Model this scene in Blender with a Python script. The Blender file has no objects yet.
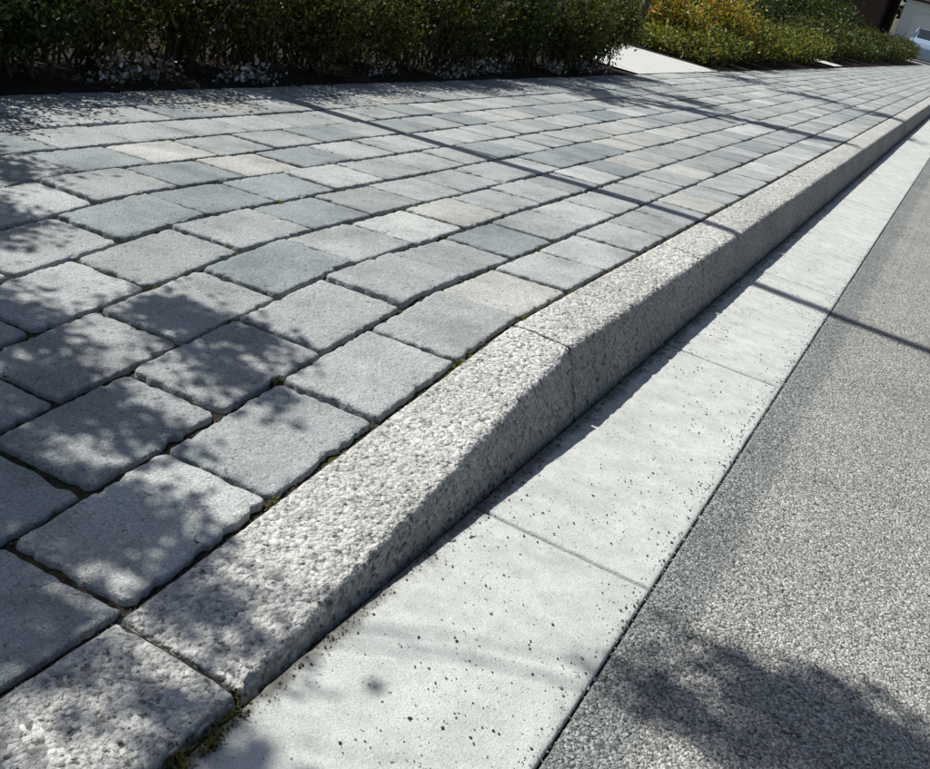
import bpy, math, random
import numpy as np
from mathutils import Vector, Matrix, noise
random.seed(7); rng=np.random.default_rng(7)
sc=bpy.context.scene
# ------------------------------------------------------------ layout (metres)
F_PX,YAW,PITCH,ROLL,CH,CX=1031.43,-.3637,.4069,-.2562,.735,.4066
KW,HK,KB=.1659,.1206,.0431      # kerb width, height, batter
GW=.2746                        # gutter width
JG=1.2259                       # a gutter joint
JK,SK=1.6547,.9605              # kerb joint (end of dropped section), length
PL,PW,PY=.2477,.1806,.7143      # paver length, width, phase
ZLOW=.012; NCOL=10
SUN_EL=math.radians(52); SH=Vector((.995,-.098,0))
XE=-KW-NCOL*PW

def drop(y):
    return min(max((JK-y)/SK,0),1)
def kerb_h(y): return HK-(HK-ZLOW)*drop(y)
def pav_z(x,y):
    u=-x-KW
    z=HK-.062*min(u,2.2)
    z-=(HK-ZLOW)*drop(y)*max(0,1-u/4.03)
    return z+.0020*noise.noise(Vector((x*2.3,y*1.7,3)))*min(1,max(0,u*3))
# ------------------------------------------------------------ helpers
def link(o): sc.collection.objects.link(o); return o
def mesh_obj(name,V,Fc,mat=None,smooth=False,col=None,parent=None):
    me=bpy.data.meshes.new(name)
    V=np.asarray(V,dtype=np.float32)
    if isinstance(Fc,np.ndarray):
        n,k=Fc.shape
        me.vertices.add(len(V)); me.vertices.foreach_set('co',V.ravel())
        me.loops.add(n*k); me.loops.foreach_set('vertex_index',Fc.astype(np.int32).ravel())
        me.polygons.add(n); me.polygons.foreach_set('loop_start',np.arange(0,n*k,k,dtype=np.int32))
        me.update(calc_edges=True); me.validate()
    else:
        me.from_pydata([tuple(map(float,v)) for v in V],[],[tuple(f) for f in Fc])
    if smooth:
        me.polygons.foreach_set('use_smooth',np.ones(len(me.polygons),dtype=bool))
    if col is not None:
        a=me.color_attributes.new('Col','FLOAT_COLOR','POINT')
        c=np.ones((len(V),4),dtype=np.float32); c[:,:3]=col
        a.data.foreach_set('color',c.ravel())
    if mat: me.materials.append(mat)
    o=link(bpy.data.objects.new(name,me))
    if parent: o.parent=parent
    return o
class MB:
    def __init__(s): s.V=[];s.F=[];s.C=[]
    def add(s,V,F,c=None):
        b=len(s.V); s.V+=list(V); s.F+=[tuple(i+b for i in f) for f in F]
        if c is not None: s.C+=[c]*len(V)
    def box(s,x0,x1,y0,y1,z0,z1,c=None):
        V=[(x,y,z) for z in(z0,z1) for y in(y0,y1) for x in(x0,x1)]
        s.add(V,[(0,2,3,1),(4,5,7,6),(0,1,5,4),(2,6,7,3),(0,4,6,2),(1,3,7,5)],c)
    def tube(s,pts,rad,n=8,c=None,cap=True):
        pts=[Vector(p) for p in pts]; V=[];F=[]
        for i,p in enumerate(pts):
            t=(pts[min(i+1,len(pts)-1)]-pts[max(i-1,0)]).normalized()
            a=t.orthogonal().normalized() if abs(t.z)<.9 else Vector((1,0,0)).cross(t).normalized()
            b=t.cross(a)
            for k in range(n):
                th=2*math.pi*k/n; V.append(p+rad[i]*(a*math.cos(th)+b*math.sin(th)))
        for i in range(len(pts)-1):
            for k in range(n): F.append((i*n+k,i*n+(k+1)%n,(i+1)*n+(k+1)%n,(i+1)*n+k))
        if cap: F.append(tuple(range(n))[::-1]); F.append(tuple((len(pts)-1)*n+k for k in range(n)))
        s.add([tuple(v) for v in V],F,c)
    def obj(s,name,mat,smooth=False,parent=None):
        return mesh_obj(name,s.V,s.F,mat,smooth,np.array(s.C) if s.C else None,parent)
# ---- materials
class Mat:
    def __init__(s,name,rough=.85,spec=.3):
        m=bpy.data.materials.new(name); m.use_nodes=True; s.m=m; s.nt=m.node_tree; s.n=s.nt.nodes; s.l=s.nt.links
        s.b=s.n['Principled BSDF']; s.b.inputs['Roughness'].default_value=rough
        s.b.inputs['Specular IOR Level'].default_value=spec
        s.geo=s.n.new('ShaderNodeTexCoord'); s.P=s.geo.outputs['Object']
    def noise(s,scale,detail=3,rough=.55,vec=None):
        k=s.n.new('ShaderNodeTexNoise'); k.inputs['Scale'].default_value=scale; k.inputs['Detail'].default_value=detail
        k.inputs['Roughness'].default_value=rough; s.l.new(vec or s.P,k.inputs['Vector']); return k.outputs['Fac']
    def ramp(s,fac,stops):
        k=s.n.new('ShaderNodeValToRGB'); e=k.color_ramp.elements
        while len(e)<len(stops): e.new(.5)
        for el,(p,c) in zip(e,stops):
            el.position=p; el.color=(*(c if isinstance(c,tuple) else (c,c,c)),1)
        s.l.new(fac,k.inputs[0]); return k.outputs[0]
    def mix(s,a,b,f,mode='MIX'):
        k=s.n.new('ShaderNodeMix'); k.data_type='RGBA'; k.blend_type=mode
        for i,v in ((0,f),(6,a),(7,b)):
            if isinstance(v,(int,float)): k.inputs[i].default_value=v if i==0 else (v,v,v,1)
            elif isinstance(v,tuple): k.inputs[i].default_value=(*v,1)
            else: s.l.new(v,k.inputs[i])
        return k.outputs[2]
    def math(s,op,a,b=0,c=None):
        k=s.n.new('ShaderNodeMath'); k.operation=op
        for i,v in enumerate((a,b,c)):
            if v is None: continue
            if isinstance(v,(int,float)): k.inputs[i].default_value=v
            else: s.l.new(v,k.inputs[i])
        return k.outputs[0]
    def attr(s,name='Col'):
        k=s.n.new('ShaderNodeAttribute'); k.attribute_name=name; return k.outputs['Color']
    def sepx(s):
        k=s.n.new('ShaderNodeSeparateXYZ'); s.l.new(s.P,k.inputs[0]); return k.outputs
    def sepc(s,c,i=0):
        k=s.n.new('ShaderNodeSeparateColor'); s.l.new(c,k.inputs[0]); return k.outputs[i]
    def color(s,c):
        if isinstance(c,tuple): s.b.inputs['Base Color'].default_value=(*c,1)
        else: s.l.new(c,s.b.inputs['Base Color'])
        return s
    def bump(s,h,dist):
        k=s.n.new('ShaderNodeBump'); k.inputs['Distance'].default_value=dist; k.inputs['Strength'].default_value=1
        s.l.new(h,k.inputs['Height']); s.l.new(k.outputs[0],s.b.inputs['Normal']); return s

def m_paver():
    m=Mat('paver_concrete',.9,.25)
    base=m.attr()
    c=m.mix(base,m.ramp(m.noise(7,4,.7),[(.3,.70),(.5,1.),(.7,1.2)]),1.0,'MULTIPLY')
    g1=m.noise(280,2,.8)
    c=m.mix(c,m.ramp(g1,[(.30,.38),(.43,.92),(.58,1.05),(.70,1.75)]),.85,'MULTIPLY')
    g2=m.noise(100,3,.65)
    c=m.mix(c,m.ramp(g2,[(.29,.3),(.38,1.0),(.66,1.),(.75,1.25)]),.9,'MULTIPLY')
    m.color(c); m.bump(m.math('ADD',m.math('MULTIPLY',g1,.45),m.math('MULTIPLY',g2,.9)),.0042); return m.m
def m_kerb():
    m=Mat('kerb_exposed_aggregate',.85,.3)
    v=m.n.new('ShaderNodeTexVoronoi'); v.inputs['Scale'].default_value=155; m.l.new(m.P,v.inputs['Vector'])
    agg=m.ramp(m.sepc(v.outputs['Color']),[(0,(.09,.088,.083)),(.18,(.32,.31,.29)),(.5,(.53,.515,.485)),(.8,(.66,.635,.595)),(1,(.80,.79,.75))])
    n1=m.noise(260,2,.7)
    paste=m.ramp(n1,[(.3,(.27,.265,.25)),(.46,(.54,.535,.505)),(.7,(.72,.71,.67))])
    c=m.mix(agg,paste,m.ramp(m.noise(50,3,.65),[(.38,.1),(.62,.8)]))
    c=m.mix(c,m.ramp(m.noise(4,4,.65),[(.3,.80),(.7,1.1)]),1.,'MULTIPLY')
    n3=m.noise(110,2,.6)
    c=m.mix(c,m.ramp(n3,[(.31,.2),(.39,1.)]),.92,'MULTIPLY')
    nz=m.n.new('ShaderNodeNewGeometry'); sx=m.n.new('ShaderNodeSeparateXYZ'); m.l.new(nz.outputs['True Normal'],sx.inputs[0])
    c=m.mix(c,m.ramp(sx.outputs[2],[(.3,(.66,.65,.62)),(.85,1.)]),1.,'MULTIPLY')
    m.color(c); m.bump(m.math('ADD',m.math('MULTIPLY',v.outputs['Distance'],-.45),m.math('ADD',m.math('MULTIPLY',n3,1.),m.math('MULTIPLY',n1,.4))),.0056); return m.m
def m_gutter():
    m=Mat('gutter_concrete',.85,.3)
    c=m.ramp(m.noise(3.2,4,.6),[(.3,(.52,.535,.505)),(.7,(.62,.63,.60))])
    n2=m.noise(380,2,.7)
    c=m.mix(c,m.ramp(n2,[(.3,.70),(.5,1.),(.7,1.15)]),.75,'MULTIPLY')
    c=m.mix(c,m.ramp(m.noise(130,2,.5),[(.265,.22),(.325,1.)]),.9,'MULTIPLY')
    c=m.mix(c,m.ramp(m.noise(18,4,.72),[(.3,.78),(.6,1.03)]),1.,'MULTIPLY')
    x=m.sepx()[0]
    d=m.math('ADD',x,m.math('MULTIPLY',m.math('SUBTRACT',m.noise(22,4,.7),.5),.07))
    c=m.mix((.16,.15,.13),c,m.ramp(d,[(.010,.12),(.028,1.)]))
    m.color(c); m.bump(m.math('ADD',n2,m.noise(60,2,.6)),.0012); return m.m
def m_asphalt():
    m=Mat('asphalt_aged',.9,.3)
    v=m.n.new('ShaderNodeTexVoronoi'); v.inputs['Scale'].default_value=285; m.l.new(m.P,v.inputs['Vector'])
    ag=m.ramp(m.sepc(v.outputs['Color']),[(0,(.11,.11,.103)),(.25,(.27,.265,.245)),(.7,(.39,.383,.352)),(1,(.62,.605,.56))])
    n1=m.noise(200,2,.75)
    ag=m.mix(ag,m.ramp(n1,[(.3,.36),(.44,.94),(.6,1.08),(.70,1.5)]),.95,'MULTIPLY')
    c=m.mix(ag,m.ramp(m.noise(2.6,5,.65),[(.3,.84),(.7,1.14)]),1.,'MULTIPLY')
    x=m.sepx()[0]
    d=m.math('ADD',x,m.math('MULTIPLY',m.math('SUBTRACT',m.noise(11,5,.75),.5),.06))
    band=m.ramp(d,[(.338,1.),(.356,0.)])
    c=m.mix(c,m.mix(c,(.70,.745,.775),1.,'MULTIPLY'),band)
    m.color(c); m.bump(m.math('ADD',m.math('MULTIPLY',v.outputs['Distance'],-.55),n1),.0050); return m.m
def m_bed():
    m=Mat('joint_soil',.95,.1)
    n=m.noise(160,2,.6)
    c=m.ramp(n,[(.3,(.018,.016,.012)),(.7,(.065,.056,.042))])
    c=m.mix(c,(.07,.085,.02),m.ramp(m.noise(4.5,4,.75),[(.52,0.),(.62,.8)]))
    m.color(c); m.bump(n,.006); return m.m
def m_soil():
    m=Mat('garden_soil',.95,.1)
    c=m.ramp(m.noise(40,5,.7),[(.3,(.020,.016,.012)),(.7,(.075,.06,.045))])
    m.color(c); m.bump(m.noise(60,4,.7),.02); return m.m
def m_grass():
    m=Mat('lawn_grass',.9,.1)
    c=m.ramp(m.noise(30,5,.75),[(.3,(.03,.05,.012)),(.7,(.09,.13,.03))])
    m.color(c); m.bump(m.noise(60,4,.7),.03); return m.m
def m_simple(name,c,rough=.7,var=.15,sc_=20,metal=0):
    m=Mat(name,rough,.35)
    k=m.mix(c,m.ramp(m.noise(sc_,3,.6),[(.3,1-var),(.7,1+var)]),1.,'MULTIPLY')
    m.color(k); m.b.inputs['Metallic'].default_value=metal; return m.m
def m_leaf(name,trans=.28,rough=.5):
    m=Mat(name,rough,.3); c=m.attr(); m.color(c)
    t=m.n.new('ShaderNodeBsdfTranslucent'); m.l.new(m.mix(c,(1.3,1.3,.5),1.,'MULTIPLY'),t.inputs['Color'])
    x=m.n.new('ShaderNodeMixShader'); x.inputs[0].default_value=trans
    m.l.new(m.b.outputs[0],x.inputs[1]); m.l.new(t.outputs[0],x.inputs[2])
    m.l.new(x.outputs[0],m.n['Material Output'].inputs['Surface']); return m.m
def m_boards(name,c):
    m=Mat(name,.8,.2); z=m.sepx()[2]
    f=m.math('FRACT',m.math('MULTIPLY',z,6.5))
    k=m.mix(c,m.ramp(f,[(0,.35),(.08,1.),(1,.9)]),1.,'MULTIPLY')
    m.color(k); return m.m
M_PAV,M_KERB,M_GUT,M_ASP,M_BED,M_SOIL,M_GRASS=m_paver(),m_kerb(),m_gutter(),m_asphalt(),m_bed(),m_soil(),m_grass()
M_LEAF=m_leaf('leaf'); M_BARK=m_simple('bark',(.10,.075,.055),.9,.4,60)
M_PATH=m_simple('path_concrete',(.55,.55,.52),.9,.08,8)
M_MORTAR=m_simple('joint_mortar',(.05,.047,.04),.95,.3,200)
M_LITTER_SUN=m_leaf('litter_and_painted_sun',.1,.8)
# ------------------------------------------------------------ paving stones
def paver(x0,x1,y0,y1,N,rings):
    cx,cy=(x0+x1)/2,(y0+y1)/2; near=N>60
    gap=.0046 if near else .0038
    hx,hy=(x1-x0)/2-gap,(y1-y0)/2-gap
    hx-=random.uniform(0,.0018); hy-=random.uniform(0,.0022)
    r=random.uniform(.006,.014); out=[]
    per=4*(hx+hy)
    for k in range(N):
        s=(k+.5)/N*per
        if s<2*hx: p=(-hx+s,-hy)
        elif s<2*hx+2*hy: p=(hx,-hy+s-2*hx)
        elif s<4*hx+2*hy: p=(hx-(s-2*hx-2*hy),hy)
        else: p=(-hx,hy-(s-4*hx-2*hy))
        px,py=p; ax,ay=abs(px),abs(py)
        dx,dy=ax-(hx-r),ay-(hy-r)
        if dx>0 and dy>0:
            l=math.hypot(dx,dy); ax,ay=hx-r+dx*r/l,hy-r+dy*r/l
        px,py=math.copysign(ax,px),math.copysign(ay,py)
        nz=noise.noise(Vector((cx*7+px*22,cy*7+py*22,1)))*.0026
        if near: nz+=noise.noise(Vector((cx+px,cy+py,5))*110)*.0024-max(0,noise.noise(Vector((cx+px,cy+py,8))*55)-.22)*.012
        out.append((px*(1+nz/hx),py*(1+nz/hy)))
    tx,ty=random.gauss(0,.007),random.gauss(0,.006); dz=random.gauss(0,.0011)
    rot=random.gauss(0,.008)
    zc=pav_z(cx,cy); sx=(pav_z(cx+.08,cy)-pav_z(cx-.08,cy))/.16+tx; sy=(pav_z(cx,cy+.1)-pav_z(cx,cy-.1))/.2+ty
    V=[];F=[]
    for ins,z in rings:
        for (px,py) in out:
            if ins<1:
                qx=math.copysign(max(abs(px)-ins,0),px); qy=math.copysign(max(abs(py)-ins,0),py)
            else: qx,qy=px*(2-ins),py*(2-ins)
            gx,gy=cx+qx-rot*qy,cy+qy+rot*qx
            zz=z+zc+sx*qx+sy*qy+dz
            if near:
                if ins<.5 and z>-.02: zz+=noise.noise(Vector((gx,gy,0))*60)*.0014-max(0,noise.noise(Vector((gx,gy,4))*45)-.22)*.010*(1 if ins<.006 else .2)
                elif z>-.011: zz+=noise.noise(Vector((gx,gy,0))*30)*.0008
            V.append((gx,gy,zz))
    R=len(rings)
    for i in range(R-1):
        for k in range(N): F.append((i*N+k,i*N+(k+1)%N,(i+1)*N+(k+1)%N,(i+1)*N+k))
    F.append(tuple((R-1)*N+k for k in range(N)))
    return V,F
RN=[(0,-.035),(0,-.0046),(.0008,-.0024),(.0023,-.0010),(.0046,-.0003),(.008,0),(.014,0),(1.3,.0002),(1.55,.0003),(1.8,.0003)]
RF=[(0,-.03),(0,-.003),(.002,-.0006),(.007,0)]
tints=[((.330,.348,.346),7),((.380,.394,.388),6),((.41,.41,.385),2),((.265,.290,.295),4),((.36,.374,.370),4),((.45,.46,.445),3)]
tl=[t for t,w in tints for _ in range(w)]
pv=MB()
for i in range(NCOL):
    x1=-KW-i*PW; x0=x1-PW
    if i==0: x1-=.002
    off=0 if i%2==0 else .5*PL
    j=-6
    while True:
        y0=PY+off+j*PL; j+=1
        if y0>48: break
        if y0<-1.2: continue
        near=y0<3.4 and y0>.1
        V,F=paver(x0,x1,y0,y0+PL,110 if near else (24 if y0<10 else 12),RN if near else RF)
        t=random.choice(tl); k=random.uniform(.92,1.08)
        pv.add(V,F,tuple(c*k for c in t))
pv.obj('block_paving',M_PAV,True)
def sheet(name,xs,ys,zf,mat):
    V=[(x,y,zf(x,y)) for y in ys for x in xs]; nx=len(xs)
    F=[(j*nx+i,j*nx+i+1,(j+1)*nx+i+1,(j+1)*nx+i) for j in range(len(ys)-1) for i in range(nx-1)]
    return mesh_obj(name,V,F,mat,True)
ysn=list(np.arange(-1.3,4,.02))+list(np.arange(4,49,.5))
sheet('joint_sand',np.linspace(-KW+.004,XE-.01,60),ysn,lambda x,y:pav_z(x,y)-.0105+.004*noise.noise(Vector((x*40,y*40,0))),M_BED)
# ------------------------------------------------------------ kerb
def kerb_profile(h):
    e=KB*h/HK+.004; r=min(.014,h*.6)
    pts=[(-KW+.003,h-.06),(-KW+.003,h-.006),(-KW+.004,h-.0025),(-KW+.006,h-.0006),(-KW+.010,h)]
    n=14
    for k in range(1,n): pts.append((-KW+.010+(KW-.010-e-r)*k/n,h+.0006*math.sin(math.pi*k/n)))
    for k in range(7):
        t=k/6; a=(-e-r,h); b=(-e,h); c=(-e+e*r/(h+.012)*1.,h-r)
        pts.append(((1-t)**2*a[0]+2*t*(1-t)*b[0]+t*t*c[0],(1-t)**2*a[1]+2*t*(1-t)*b[1]+t*t*c[1]))
    lx,lz=pts[-1]
    for k in range(1,15):
        t=k/14; pts.append((lx+(-.0005-lx)*t,lz+(0-.012-lz)*t))
    pts.append((-.0005,-.05))
    return pts
kb=MB(); mo_=MB()
for s in range(-3,46):
    g=.0036
    y0=JK+s*SK+g; y1=y0+SK-2*g
    yj=JK+s*SK; P=[(x-(.007 if kk>18 else -.004),z-(.007 if kk<len(kerb_profile(.1))-2 else 0)) for kk,(x,z) in enumerate(kerb_profile(kerb_h(yj)))]
    n=len(P); mo_.add([(x,yj-g-.004,z) for x,z in P]+[(x,yj+g+.004,z) for x,z in P],[(k,k+1,n+k+1,n+k) for k in range(n-1)])
    step=.004 if s<2 and s>=-2 else (.02 if s<5 else .16)
    n=max(4,int((y1-y0)/step)); V=[];F=[]
    ys=[y0+(y1-y0)*k/n for k in range(n+1)]
    ys=[y0,y0+.0012,y0+.003]+ys[1:-1]+[y1-.003,y1-.0012,y1]
    ddz=random.gauss(0,.0008) if s>0 else 0
    for q,y in enumerate(ys):
        sh=.0030 if q in(0,len(ys)-1) else (.001 if q in (1,len(ys)-2) else 0)
        P=kerb_profile(kerb_h(y)+ddz)
        for kk,(x,z) in enumerate(P):
            d=0
            if s<5 and 1<kk:
                d=.0016*noise.noise(Vector((x*45,y*45,z*45)))+.0012*noise.noise(Vector((x*120,y*120,z*120)))
                d+=.0012*noise.noise(Vector((x*8,y*5,z*8)))
                d-=max(0,noise.noise(Vector((x*70,y*70,z*70+9)))-.32)*.010
                if 16<kk<26: d-=max(0,noise.noise(Vector((x*30,y*30,z*30+4)))-.15)*.008
            face=kk>20
            V.append((x+(d-sh if face else 0),y,z+(0 if kk>len(P)-2 else (d if not face else 0)-sh)))
    m_=len(kerb_profile(.1))
    for a in range(len(ys)-1):
        for b in range(m_-1): F.append((a*m_+b,a*m_+b+1,(a+1)*m_+b+1,(a+1)*m_+b))
    F.append(tuple(range(m_))[::-1]); F.append(tuple((len(ys)-1)*m_+b for b in range(m_)))
    kb.add(V,F)
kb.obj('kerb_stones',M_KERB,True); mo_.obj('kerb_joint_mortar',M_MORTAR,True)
# ------------------------------------------------------------ gutter
gt=MB()
for s in range(-3,46):
    y0=JG+s+.0024; y1=y0+1-.0048
    nx,ny=(24,80) if -2<s<3 else (6,8)
    xs=[.0015,.003,.006]+list(np.linspace(.01,GW-.01,nx))+[GW-.005,GW-.002,GW-.0005]
    ys=[y0,y0+.0015,y0+.004]+list(np.linspace(y0+.01,y1-.01,ny))+[y1-.004,y1-.0015,y1]
    V=[];F=[]
    dz=random.uniform(-.001,.001)
    def ed(i,n): return {0:-.03,1:-.002,2:-.0005}.get(min(i,n-1-i),0)
    for b,y in enumerate(ys):
        for a,x in enumerate(xs):
            e=min(ed(a,len(xs)),ed(b,len(ys)))
            wob=.0012*noise.noise(Vector((x*3,y*25,7)))+.0010*noise.noise(Vector((x*3,y*80,3)))
            V.append((x+wob,y+.0016*noise.noise(Vector((x*30,y*3,9))),dz+e+.0008*noise.noise(Vector((x*20,y*20,2)))))
    n=len(xs)
    for b in range(len(ys)-1):
        for a in range(n-1): F.append((b*n+a,b*n+a+1,(b+1)*n+a+1,(b+1)*n+a))
    gt.add(V,F)
gt.obj('concrete_gutter',M_GUT,True)
b=MB(); b.box(-.03,GW+.02,-2,47,-.2,-.0085); b.obj('gutter_bedding',M_BED)
# ------------------------------------------------------------ road
xs=[GW+.001,GW+.003]+list(np.linspace(GW+.008,1.5,150))+list(np.linspace(1.6,6.4,12))
ys=list(np.linspace(-3,.4,12))+list(np.arange(.41,3.2,.008))+list(np.linspace(3.3,80,60))
def rz(x,y):
    e=-.004 if x<GW+.002 else 0
    return -.003+e+.0024*noise.noise(Vector((x*70,y*70,0)))+.002*noise.noise(Vector((x*7,y*7,0)))+.015*min(1,max(0,(x-GW)/3))
sheet('asphalt_road',xs,ys,rz,M_ASP)
b=MB(); b.box(6.42,6.6,-3,80,-.2,.12); b.obj('kerb_opposite_side',M_KERB)
sheet('grass_verge',[6.603,60],[-3,80],lambda x,y:.10,M_GRASS)
sheet('ground',[-900,900],[-900,900],lambda x,y:-.22,M_GRASS)
gz=lambda x,y: pav_z(max(x,XE),y)-.004+.02*noise.noise(Vector((x*3,y*3,0)))*min(1,max(0,(XE-x)*4))
sheet('garden_soil',list(np.linspace(XE-.006,XE-1.6,18)),list(np.arange(-1.3,8.25,.08)),gz,M_SOIL)
sheet('concrete_path',list(np.linspace(XE-.006,XE-9,8)),list(np.linspace(8.26,11.0,6)),lambda x,y:pav_z(XE,y)+.003,M_PATH)
sheet('garden_soil',list(np.linspace(XE-.006,XE-9,40)),list(np.arange(11.01,49,.3)),gz,M_SOIL)
sheet('garden_path',list(np.linspace(XE-.006,XE-5,8)),list(np.linspace(20.0,21.2,6)),lambda x,y:pav_z(XE,y)+.03,M_PATH)
sheet('lawn',list(np.linspace(XE-1.605,-60,10)),list(np.linspace(-60,8.25,20)),lambda x,y:-.03,M_GRASS)
sheet('asphalt_forecourt',list(np.linspace(-16,.26,8)),list(np.linspace(49.2,75,8)),lambda x,y:-.03,M_ASP)
# ------------------------------------------------------------ foliage
def leaves(name,pos,nrm_bias,size,pal,mat,parent=None,aspect=.45,shade=None):
    n=len(pos); pos=np.asarray(pos)
    d=rng.normal(size=(n,3))+np.asarray(nrm_bias); d/=np.linalg.norm(d,axis=1)[:,None]
    r=rng.normal(size=(n,3)); s=np.cross(d,r); s/=np.linalg.norm(s,axis=1)[:,None]
    nn=np.cross(d,s)
    L=size*rng.uniform(.6,1.3,n)[:,None]
    a=pos; t=pos+d*L; m=pos+d*L*.45
    V=np.stack([a,m+s*L*aspect*.5+nn*L*.08,t,m-s*L*aspect*.5+nn*L*.08],1).reshape(-1,3)
    F=np.arange(4*n).reshape(n,4)
    pal=np.array(pal); c=pal[rng.integers(0,len(pal),n)]*rng.uniform(.7,1.25,n)[:,None]
    if shade is not None: c=c*shade[:,None]
    return mesh_obj(name,V,F,mat,False,np.repeat(c,4,0),parent)
def blob(c,r,n,shell=.55):
    d=rng.normal(size=(n,3)); d/=np.linalg.norm(d,axis=1)[:,None]
    rad=(shell+(1-shell)*rng.random(n))
    k=1+.22*np.sin(d[:,0]*7+c[0]*9)*np.sin(d[:,1]*6+c[1]*5)+.15*np.sin(d[:,2]*9+c[1]*7)
    return np.asarray(c)+d*(rad*k)[:,None]*np.asarray(r)
GREEN=[(.032,.055,.014),(.05,.078,.018),(.075,.10,.022),(.022,.037,.011)]
OLIVE=[(.060,.074,.017),(.095,.105,.023),(.14,.135,.03),(.032,.044,.011)]
YEL=[(.17,.19,.03),(.27,.27,.045),(.11,.15,.03),(.36,.32,.06)]
ORG=[(.48,.28,.04),(.55,.36,.05),(.40,.19,.03),(.34,.30,.05)]
def shrub(name,x,y,w,l,h,n,size,pal,sprigs=40,lift=0):
    e=link(bpy.data.objects.new(name,None)); z0=pav_z(max(x,XE),y)-.01
    P=[]
    nb=min(max(4,int(l*w*h*60)),14)
    for _ in range(nb):
        cx=x+random.uniform(-.5,.5)*w*.55; cy=y+random.uniform(-.5,.5)*l*.6; cz=z0+h*random.uniform(.3,.72)
        P.append(blob((cx,cy,cz),(w*.33,l*.33,h*.32),n//nb,.3))
    st=MB()
    for _ in range(sprigs):
        bx,by=x+random.gauss(0,w*.12),y+random.gauss(0,l*.16)
        tx,ty=x+random.uniform(-.5,.5)*w,y+random.uniform(-.5,.5)*l
        hh=h*random.uniform(.7,1.12)*(1-.5*abs(tx-x)/w-.3*abs(ty-y)/l)
        pts=[(bx,by,z0-.02),((bx*.6+tx*.4),(by*.6+ty*.4),z0+hh*.5),(tx,ty,z0+hh)]
        st.tube(pts,[.006,.004,.0015],5)
        t=rng.uniform(.25,1.05,int(n*.35/sprigs)); t=t[:,None]
        p=np.array(pts); q=(1-t)**2*p[0]+2*t*(1-t)*p[1]+t*t*p[2]
        P.append(q+rng.normal(0,.018*max(1,size/.025),q.shape))
    st.obj('stems',M_BARK,True,e)
    P=np.concatenate(P); P=P[P[:,2]>z0+.01+lift*rng.random(len(P))]
    leaves('foliage',P,(0,0,.5),size,pal,M_LEAF,e)
    return e
y=-1.0
while y<8.0:
    h=random.uniform(.50,.60)+.012*max(y,0)
    if y>1.0:
        pal=GREEN if y<2.6 else random.choice([OLIVE,OLIVE+GREEN,OLIVE+YEL[:1]])
        shrub('hedge_shrub',XE-.27+random.uniform(-.08,.04),y,random.uniform(.56,.66),random.uniform(.50,.66),h,9000 if y<5 else 6000,.024 if y<5 else .03,pal,40,.08)
    else: shrub('hedge_shrub',XE-.36,y,.55,.6,h,2500,.035,GREEN)
    y+=.42
y=13.2
while y<19.6:
    shrub('low_hedge_shrub',XE-.45,y,.8,.9,random.uniform(.45,.60),2600,.05,random.choice([YEL+GREEN[:2],OLIVE+YEL,YEL+OLIVE]),20); y+=.7
x=XE-.9
while x>-8:
    shrub('low_hedge_shrub',x,11.6,.9,.7,random.uniform(.25,.38),2000,.045,random.choice([YEL,OLIVE+YEL]),20); x-=.7
shrub('low_hedge_shrub',XE-.40,11.5,.7,.7,.30,2000,.045,YEL+OLIVE,20)
shrub('low_hedge_shrub',XE-.35,12.3,.7,.8,.40,2200,.045,YEL+GREEN,20)
for (x,y,w,l,h,p) in [(-2.95,12.35,.95,.9,.66,ORG+YEL+GREEN[:2]),(-2.6,13.3,.9,1.0,.80,ORG+YEL+GREEN[:2]),(-3.8,12.6,1.0,1.0,.66,YEL+GREEN[:1]),(-4.8,12.8,1.1,1.2,.85,YEL+GREEN),(-3.1,14.8,1.2,1.4,1.0,YEL+GREEN),(-5.8,13.2,1.3,1.3,.95,GREEN+YEL),(-3.6,16.5,1.6,1.6,1.2,GREEN),(-5.2,15.2,1.6,1.6,1.1,YEL),(-3.7,19,1.8,1.8,1.3,GREEN),(-7.3,14,1.6,1.6,1.1,GREEN),(-5.6,18,1.8,2,1.3,GREEN+YEL)]:
    shrub('garden_shrub',x,y,w,l,h,3600,.055,p,20)
y=22.0
while y<46:
    shrub('low_hedge_shrub',XE-.8,y,1.3,1.7,random.uniform(.65,.85),2200,.08,GREEN+OLIVE,14); y+=1.3
for (x,y) in [(-5,25),(-7,23),(-5.4,29),(-8,28),(-6,34),(-9.5,33),(-5.2,38),(-11,25)]:
    shrub('garden_shrub',x,y,2.6,2.6,random.uniform(1.5,2.4),5000,.11,random.choice([GREEN,GREEN,OLIVE+GREEN]),20)
# ------------------------------------------------------------ litter under the hedge; pale flake colours imitate sunlit patches
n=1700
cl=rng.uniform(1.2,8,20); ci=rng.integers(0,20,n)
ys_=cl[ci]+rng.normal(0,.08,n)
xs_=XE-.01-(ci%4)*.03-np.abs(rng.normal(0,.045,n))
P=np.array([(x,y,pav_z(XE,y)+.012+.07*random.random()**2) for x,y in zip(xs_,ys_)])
leaves('litter_and_sun_flecks',P,(0,0,.2),.019,[(.45,.47,.47),(.58,.6,.62),(.25,.22,.17),(.2,.15,.1)],M_LITTER_SUN,aspect=.8)
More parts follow.
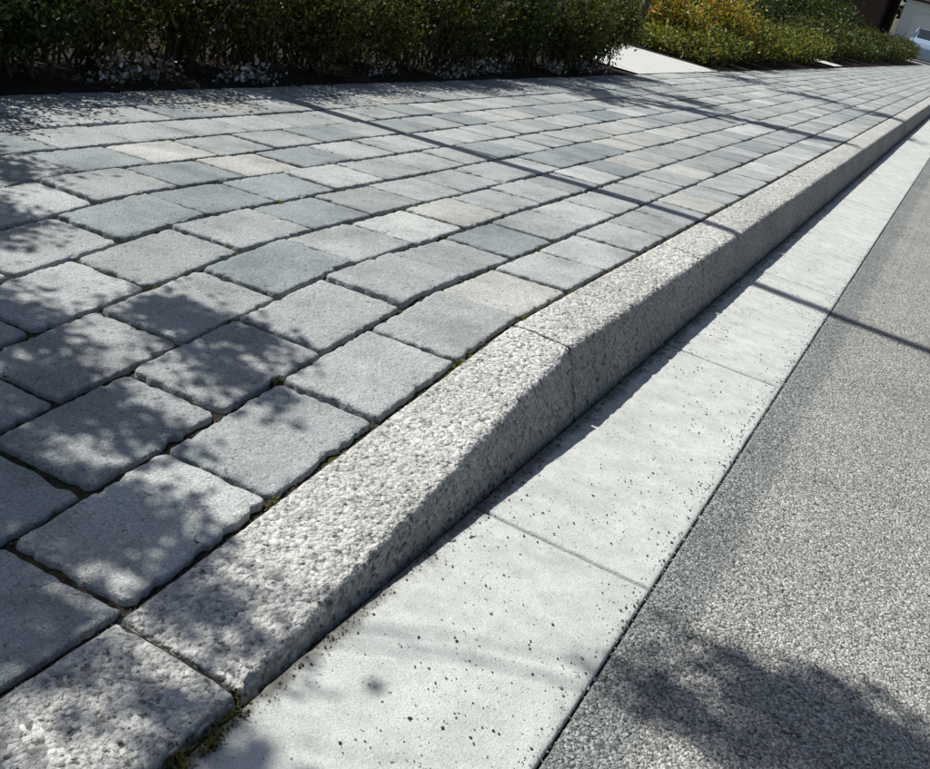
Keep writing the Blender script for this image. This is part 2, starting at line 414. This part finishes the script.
# ------------------------------------------------------------ trees behind hedge
tanE=math.tan(SUN_EL)
def src(X,Y,z):
    k=z/tanE; return (X-SH.x*k,Y-SH.y*k,z)
def tree(name,base,clumps,nl,size,th=1.6,r=.05,lead_to=None):
    e=link(bpy.data.objects.new(name,None)); b=MB()
    bx,by=base; top=Vector((bx,by,th)); zg=-.08
    b.tube([(bx,by,zg),(bx+.01,by,zg+.15),(bx+.02,by-.01,th*.5),top],[r*1.5,r*1.05,r*.95,r*.7],12)
    cm=Vector(lead_to) if lead_to else Vector((sum(c[0][0] for c in clumps)/len(clumps),sum(c[0][1] for c in clumps)/len(clumps),max(c[0][2] for c in clumps)))
    lead=[top,top.lerp(cm,.35)+Vector((.03,.02,.1)),top.lerp(cm,.7),cm]
    b.tube(lead,[r*.6,r*.35,r*.2,r*.08],8)
    P=[]
    for c,rr,dens in clumps:
        c=Vector(c); s=min(lead[:4],key=lambda q:(q-c).length)
        mid=s.lerp(c,.5)+Vector((0,.04,.08)); b.tube([s,s.lerp(mid,.6)+Vector((.02,-.02,.03)),mid,c],[r*.09,r*.07,r*.05,r*.035],6)
        m_=int(nl*dens)
        for _ in range(9):
            d=Vector((random.gauss(0,1),random.gauss(0,1),random.gauss(0,.8))).normalized()
            q=c+Vector((d.x*rr[0],d.y*rr[1],d.z*rr[2]))*1.15
            b.tube([c,c.lerp(q,.5)+Vector((0,0,.02)),q],[r*.05,r*.035,r*.02],5)
            t=rng.uniform(.2,1.15,(m_//14,1)); cc=np.array(c); P.append(cc+(np.array(q)-cc)*t+rng.normal(0,.028,(m_//14,3)))
        P.append(blob(tuple(c),rr,m_//3,.15))
    b.obj('trunk_and_limbs',M_BARK,True,e)
    leaves('leaves',np.concatenate(P),(0,0,-.3),size,GREEN,M_LEAF,e,aspect=.6)
    return e
C=[(src(-1.08,1.32,1.4),(.16,.10,.12),.8),(src(-.74,1.08,1.45),(.18,.08,.16),.6),(src(-.52,1.27,1.5),(.15,.06,.12),.5),(src(-.36,1.18,1.5),(.10,.05,.10),.22),
   (src(-.50,.98,1.45),(.15,.08,.15),.75),(src(-.85,.78,1.5),(.2,.14,.2),1.),(src(-.48,.80,1.5),(.14,.09,.15),.9),(src(-.27,.80,1.5),(.10,.07,.12),.5),
   (src(-.30,.60,1.6),(.15,.10,.18),.9),(src(-.55,.55,1.6),(.16,.12,.2),.7),(src(-.09,.76,1.7),(.07,.04,.08),.12),
   (src(-.05,.42,1.9),(.14,.06,.15),.55),(src(.06,.62,2.0),(.08,.05,.1),.18),
   (src(.50,1.12,2.4),(.12,.07,.15),.8),(src(.40,1.02,2.5),(.08,.05,.1),.22),(src(.62,1.10,2.5),(.1,.06,.12),.5),(src(-1.35,1.6,1.35),(.2,.10,.12),.4)]
tree('young_tree',(-2.55,.62),C,2100,.027,th=1.1,r=.04,lead_to=(-2.05,.85,2.1))
C=[(src(-1.5,6.0,2.2),(.3,.35,.3),.8),(src(-1.0,6.3,2.6),(.25,.2,.2),.6),(src(-.6,6.5,3.0),(.25,.12,.2),.5),(src(-1.2,6.9,2.8),(.3,.2,.3),.5),(src(-.2,6.5,3.3),(.2,.1,.2),.4)]
tree('young_tree',(-2.9,6.6),C,1900,.05)
C=[(src(-1.6,10.6,2.4),(.4,.5,.3),.8),(src(-.8,10.2,2.9),(.35,.3,.2),.6),(src(-.1,9.8,3.4),(.3,.25,.2),.5),(src(.6,9.4,4.),(.3,.2,.2),.4)]
tree('young_tree',(-3.2,11.9),C,1500,.06)
b=MB(); e=link(bpy.data.objects.new('lamp_post',None))
px,py=-2.60,3.30
b.tube([(px,py,-.05),(px,py,.35),(px,py,.36),(px,py,5.2)],[.045,.045,.038,.032],16)
b.tube([(px,py,5.2),(px,py,5.23),(px,py,5.32),(px,py,5.40),(px,py,5.44)],[.035,.12,.16,.12,.02],16)
M_STEEL=m_simple('galvanised_steel',(.35,.36,.37),.45,.08,30,.6)
b.obj('post_and_lantern',M_STEEL,True,e)
# ------------------------------------------------------------ weeds + gravel
def tuft(x,y,z,n,h,pal):
    V=[];F=[];C_=[]
    for _ in range(n):
        a=random.uniform(0,6.28); l=h*random.uniform(.5,1.2); bx,by=x+random.gauss(0,h*.25),y+random.gauss(0,h*.35)
        dx,dy=math.cos(a),math.sin(a); w=.0014; bend=random.uniform(.2,.9)
        k=len(V)
        V+=[(bx-dy*w,by+dx*w,z),(bx+dy*w,by-dx*w,z),(bx+dx*l*.3*bend+dy*w*.8,by+dy*l*.3*bend-dx*w*.8,z+l*.6),(bx+dx*l*.3*bend-dy*w*.8,by+dy*l*.3*bend+dx*w*.8,z+l*.6),(bx+dx*l*bend,by+dy*l*bend,z+l*(1-.4*bend))]
        F+=[(k,k+1,k+2,k+3),(k+3,k+2,k+4)]
        c=random.choice(pal); C_+=[c]*5
    return V,F,C_
def weed(spots,pal):
    V=[];F=[];C_=[]
    for (x,y,z,n,h) in spots:
        v,f,c=tuft(x,y,z,n,h,pal); k=len(V); V+=v; F+=[tuple(i+k for i in q) for q in f]; C_+=c
    mesh_obj('weed_tufts',V,F,M_LEAF,False,np.array(C_))
sp=[(.006,.655,-.008,50,.016),(.012,.63,-.006,50,.018),(.0,.60,-.006,50,.018),(.012,.59,-.006,40,.016),(-.012,.70,0,20,.012),(.004,.68,-.006,30,.014)]
for i in range(1,9):
    for j in range(-3,26):
        if random.random()<.5:
            X=-KW-i*PW+random.gauss(0,.002); Y=PY+(j+.5*random.randint(0,1))*PL
            sp.append((X,Y+random.gauss(0,.01),pav_z(X,Y)-.010,random.randint(10,30),random.uniform(.010,.015)))
            if random.random()<.3: sp.append((X,Y+random.gauss(0,.05),pav_z(X,Y)-.010,random.randint(10,20),.011))
for j in range(-3,20):
    if random.random()<.6: sp.append((-KW,PY+j*PL,pav_z(-KW,PY+j*PL)-.010,20,.014))
weed(sp,[(.10,.12,.02),(.14,.13,.035),(.06,.08,.02),(.15,.12,.05)])
def pebbles(name,pts,mat):
    V=[];F=[];C_=[]
    base=[(1,0,0),(-1,0,0),(0,1,0),(0,-1,0),(0,0,1),(0,0,-1)]
    fc=[(0,2,4),(2,1,4),(1,3,4),(3,0,4),(2,0,5),(1,2,5),(3,1,5),(0,3,5)]
    for (x,y,z,s,c) in pts:
        k=len(V); a=random.uniform(0,6.28); ca,sa=math.cos(a),math.sin(a); el=random.uniform(.6,1.3)
        for (u,v,w) in base:
            q=s*random.uniform(.6,1.3); ux,vy=u*ca*el-v*sa,u*sa*el+v*ca
            V.append((x+ux*q,y+vy*q,z+w*q*.6+s*.35))
        F+=[tuple(i+k for i in f) for f in fc]; C_+=[c]*6
    mesh_obj(name,V,F,mat,False,np.array(C_))
M_PEB=Mat('pebble',.8,.3); M_PEB.color(M_PEB.attr()); M_PEB=M_PEB.m
pts=[]
for _ in range(8000):
    y=.4+3.8*random.random()
    x=random.choice([abs(random.gauss(0,.02))+.003,abs(random.gauss(0,.02))+.003,GW-abs(random.gauss(0,.02))-.003,random.uniform(.01,GW-.01),random.uniform(.01,GW-.01),random.uniform(.01,GW-.01)])
    if x>GW-.004: continue
    if .02<x<GW-.02 and noise.noise(Vector((x*9,y*6,1)))<random.uniform(-.4,.35): continue
    pts.append((x,y,0,random.choice([.0006,.0007,.0009,.0011,.0014,.0022]),random.choice([(.05,.045,.04),(.10,.09,.08),(.2,.19,.17),(.03,.03,.03)])))
for _ in range(6000):
    i=random.randint(0,8); X=-KW-i*PW+random.gauss(0,.003); Y=random.uniform(.3,3.4)
    pts.append((X,Y,pav_z(X,Y)-.008,random.choice([.0008,.001,.0014]),random.choice([(.12,.11,.09),(.2,.19,.16),(.06,.055,.045)])))
for _ in range(8500):
    x=GW-.002+random.random()**1.3*1.0; y=random.uniform(.6,3.8)
    pts.append((x,y,-.003,random.choice([.0008,.001,.0014,.0021]),random.choice([(.50,.49,.46),(.32,.315,.295),(.62,.60,.56),(.12,.12,.115)])))
for _ in range(500):
    y=random.uniform(.5,3.5); pts.append((GW+random.gauss(.002,.0025),y,-.004,random.choice([.0012,.0016,.0022]),random.choice([(.25,.25,.24),(.36,.35,.33),(.15,.15,.14)])))
pebbles('loose_gravel',pts,M_PEB)
# ------------------------------------------------------------ car, houses
def car(x,y,z,rot,col):
    e=link(bpy.data.objects.new('parked_car',None))
    body=m_simple('car_paint',col,.25,.02); glass=m_simple('car_glass',(.03,.04,.05),.08,.02); rub=m_simple('tyre',(.02,.02,.02),.8)
    prof=[(-2.1,.35),(-2.12,.62),(-2.0,.88),(-1.75,.95),(-1.35,1.42),(.35,1.45),(1.05,.98),(1.95,.85),(2.12,.62),(2.12,.33)]
    b=MB(); hw=.84; n=len(prof); V=[]
    for s in(-1,1):
        for (u,w) in prof: V.append((u,s*(hw-(.16 if w>1.2 else 0)),w))
    F=[tuple(range(n)),tuple(range(n,2*n))[::-1]]+[(k,(k+1)%n,n+(k+1)%n,n+k) for k in range(n)]
    b.add(V,[f[::-1] for f in F]); o=b.obj('body',body,False,e)
    mo=o.modifiers.new('b','BEVEL'); mo.width=.05; mo.segments=3
    b=MB()
    for s in(-1,1):
        yy=s*(hw+.004); y2=s*(hw-.155)
        b.add([(-1.5,yy-s*.02,.98),(.85,yy-s*.02,1.0),(.3,y2,1.38),(-1.2,y2,1.36)],[(0,1,2,3)])
    b.add([(1.0,-.7,1.03),(1.0,.7,1.03),(.42,.62,1.43),(.42,-.62,1.43)],[(0,1,2,3)])
    b.add([(-1.74,-.7,.99),(-1.74,.7,.99),(-1.40,.62,1.40),(-1.40,-.62,1.40)],[(0,1,2,3)])
    o=b.obj('windows',glass,False,e); mo=o.modifiers.new('s','SOLIDIFY'); mo.thickness=.02; mo.offset=0
    b=MB()
    for u in(-1.3,1.35):
        for s in(-1,1): b.tube([(u,s*(hw-.18),.32),(u,s*(hw+.02),.32)],[.32,.32],24)
    b.obj('wheels',rub,False,e)
    b=MB()
    for u in(-1.3,1.35):
        for s in(-1,1): b.tube([(u,s*(hw+.0),.32),(u,s*(hw+.03),.32)],[.19,.17],16)
    b.obj('hubcaps',m_simple('alloy',(.5,.5,.52),.3,.05),False,e)
    b=MB()
    for s in(-1,1):
        b.box(2.07,2.13,s*.62-.16,s*.62+.16,.62,.74); b.box(-2.14,-2.06,s*.66-.1,s*.66+.1,.66,.84)
    b.obj('lights',m_simple('lamp_glass',(.6,.6,.6),.2,.02),False,e)
    e.location=(x,y,z); e.rotation_euler=(0,0,rot); return e
car(-2.55,57,-.02,math.radians(-84),(.30,.40,.52))
def house(name,x0,x1,y0,y1,h,rh,wall,roof,wins,door):
    e=link(bpy.data.objects.new(name,None)); trim=m_simple(name+'_trim',(.75,.75,.73),.6,.03); gl=m_simple(name+'_glass',(.03,.035,.04),.08,.02)
    b=MB(); b.box(x0,x1,y0,y1,-.2,h)
    b.obj('walls',wall,False,e)
    b=MB()
    for X,s in((x0,1),(x1,-1)):
        b.add([(X,y0,h+.001),(X,y1,h+.001),(X,(y0+y1)/2,h+rh-.1)],[(0,1,2)])
    b.obj('gables',wall,False,e)
    b=MB(); ym=(y0+y1)/2
    for Y,s in((y0-.4,1),(y1+.4,-1)):
        b.add([(x0-.4,Y,h-.08),(x1+.4,Y,h-.08),(x1+.4,ym,h+rh),(x0-.4,ym,h+rh)],[(0,1,2,3)])
    o=b.obj('roof',roof,False,e); mo=o.modifiers.new('s','SOLIDIFY'); mo.thickness=.14; mo.offset=1
    b=MB(); g=MB()
    for (wx,wz,ww,wh) in wins:
        b.box(wx-ww/2-.08,wx+ww/2+.08,y0-.05,y0-.003,wz-.08,wz+wh+.08); g.box(wx-ww/2,wx+ww/2,y0-.07,y0-.052,wz,wz+wh)
        b.box(wx-.03,wx+.03,y0-.09,y0-.072,wz,wz+wh)
    for (dx,dw,dh) in door:
        b.box(dx-dw/2-.08,dx+dw/2+.08,y0-.05,y0-.003,0,dh+.08)
        for k in range(4): b.box(dx-dw/2,dx+dw/2,y0-.07,y0-.052,.03+k*dh/4,.01+(k+1)*dh/4-.02)
    b.obj('frames_and_doors',trim,False,e)
    if g.V: g.obj('glass',gl,False,e)
M_ROOF=m_boards('roof_tiles',(.06,.05,.05))
house('brown_house',-22,-5.6,62,70,3.2,2.4,m_boards('brown_weatherboard',(.065,.04,.032)),M_ROOF,[(-20,1,1.4,1.2),(-16.5,1,1.4,1.2),(-11.2,1,1.2,1.2)],[(-13.8,.95,2.1)])
house('white_garage',-4.75,-.9,63,70,2.8,1.2,m_boards('white_weatherboard',(.75,.76,.76)),M_ROOF,[],[(-2.8,2.5,2.1)])
P=[];tk=MB()
x=-70
while x<80:
    yy=80+random.uniform(-4,6); h=random.uniform(8,12)
    tk.tube([(x,yy,-.2),(x+.1,yy,h*.6)],[.22,.1],8)
    for _ in range(7):
        P.append(blob((x+random.gauss(0,1.2),yy+random.gauss(0,1.),h*random.uniform(.25,.85)),(1.6,1.6,1.4),420,.3))
    x+=random.uniform(2.6,4.2)
e=link(bpy.data.objects.new('distant_trees',None)); tk.obj('trunks',M_BARK,True,e)
leaves('foliage',np.concatenate(P),(0,0,0),.42,GREEN,M_LEAF,e,aspect=.7)
# ------------------------------------------------------------ camera
Fv=Vector((math.sin(YAW)*math.cos(PITCH),math.cos(YAW)*math.cos(PITCH),-math.sin(PITCH)))
R=Vector((math.cos(YAW),-math.sin(YAW),0)); D=Fv.cross(R)
rv=R*math.cos(ROLL)+D*math.sin(ROLL); dv=-R*math.sin(ROLL)+D*math.cos(ROLL)
cd=bpy.data.cameras.new('Camera'); co=link(bpy.data.objects.new('Camera',cd))
co.matrix_world=Matrix(((rv.x,-dv.x,-Fv.x,CX),(rv.y,-dv.y,-Fv.y,0),(rv.z,-dv.z,-Fv.z,CH),(0,0,0,1)))
cd.sensor_width=36; cd.lens=F_PX/930*36; cd.clip_start=.02; cd.clip_end=3000
sc.camera=co
# ------------------------------------------------------------ light
w=bpy.data.worlds.new('World'); sc.world=w; w.use_nodes=True
sk=w.node_tree.nodes.new('ShaderNodeTexSky'); sk.sky_type='NISHITA'; sk.sun_disc=False
sd=Vector((-SH.x*math.cos(SUN_EL),-SH.y*math.cos(SUN_EL),math.sin(SUN_EL)))
sk.sun_elevation=SUN_EL; sk.sun_rotation=math.atan2(sd.x,sd.y)%(2*math.pi); sk.dust_density=1.5; sk.ozone_density=.8
bg=w.node_tree.nodes['Background']; bg.inputs[1].default_value=.065
w.node_tree.links.new(sk.outputs[0],bg.inputs[0])
sl=bpy.data.lights.new('sun','SUN'); sl.energy=5.0; sl.angle=math.radians(.5); sl.color=(1,.99,.93)
so=link(bpy.data.objects.new('sun',sl)); so.rotation_euler=sd.to_track_quat('Z','Y').to_euler()
sc.view_settings.view_transform='Standard'; sc.view_settings.look='None'; sc.view_settings.exposure=0
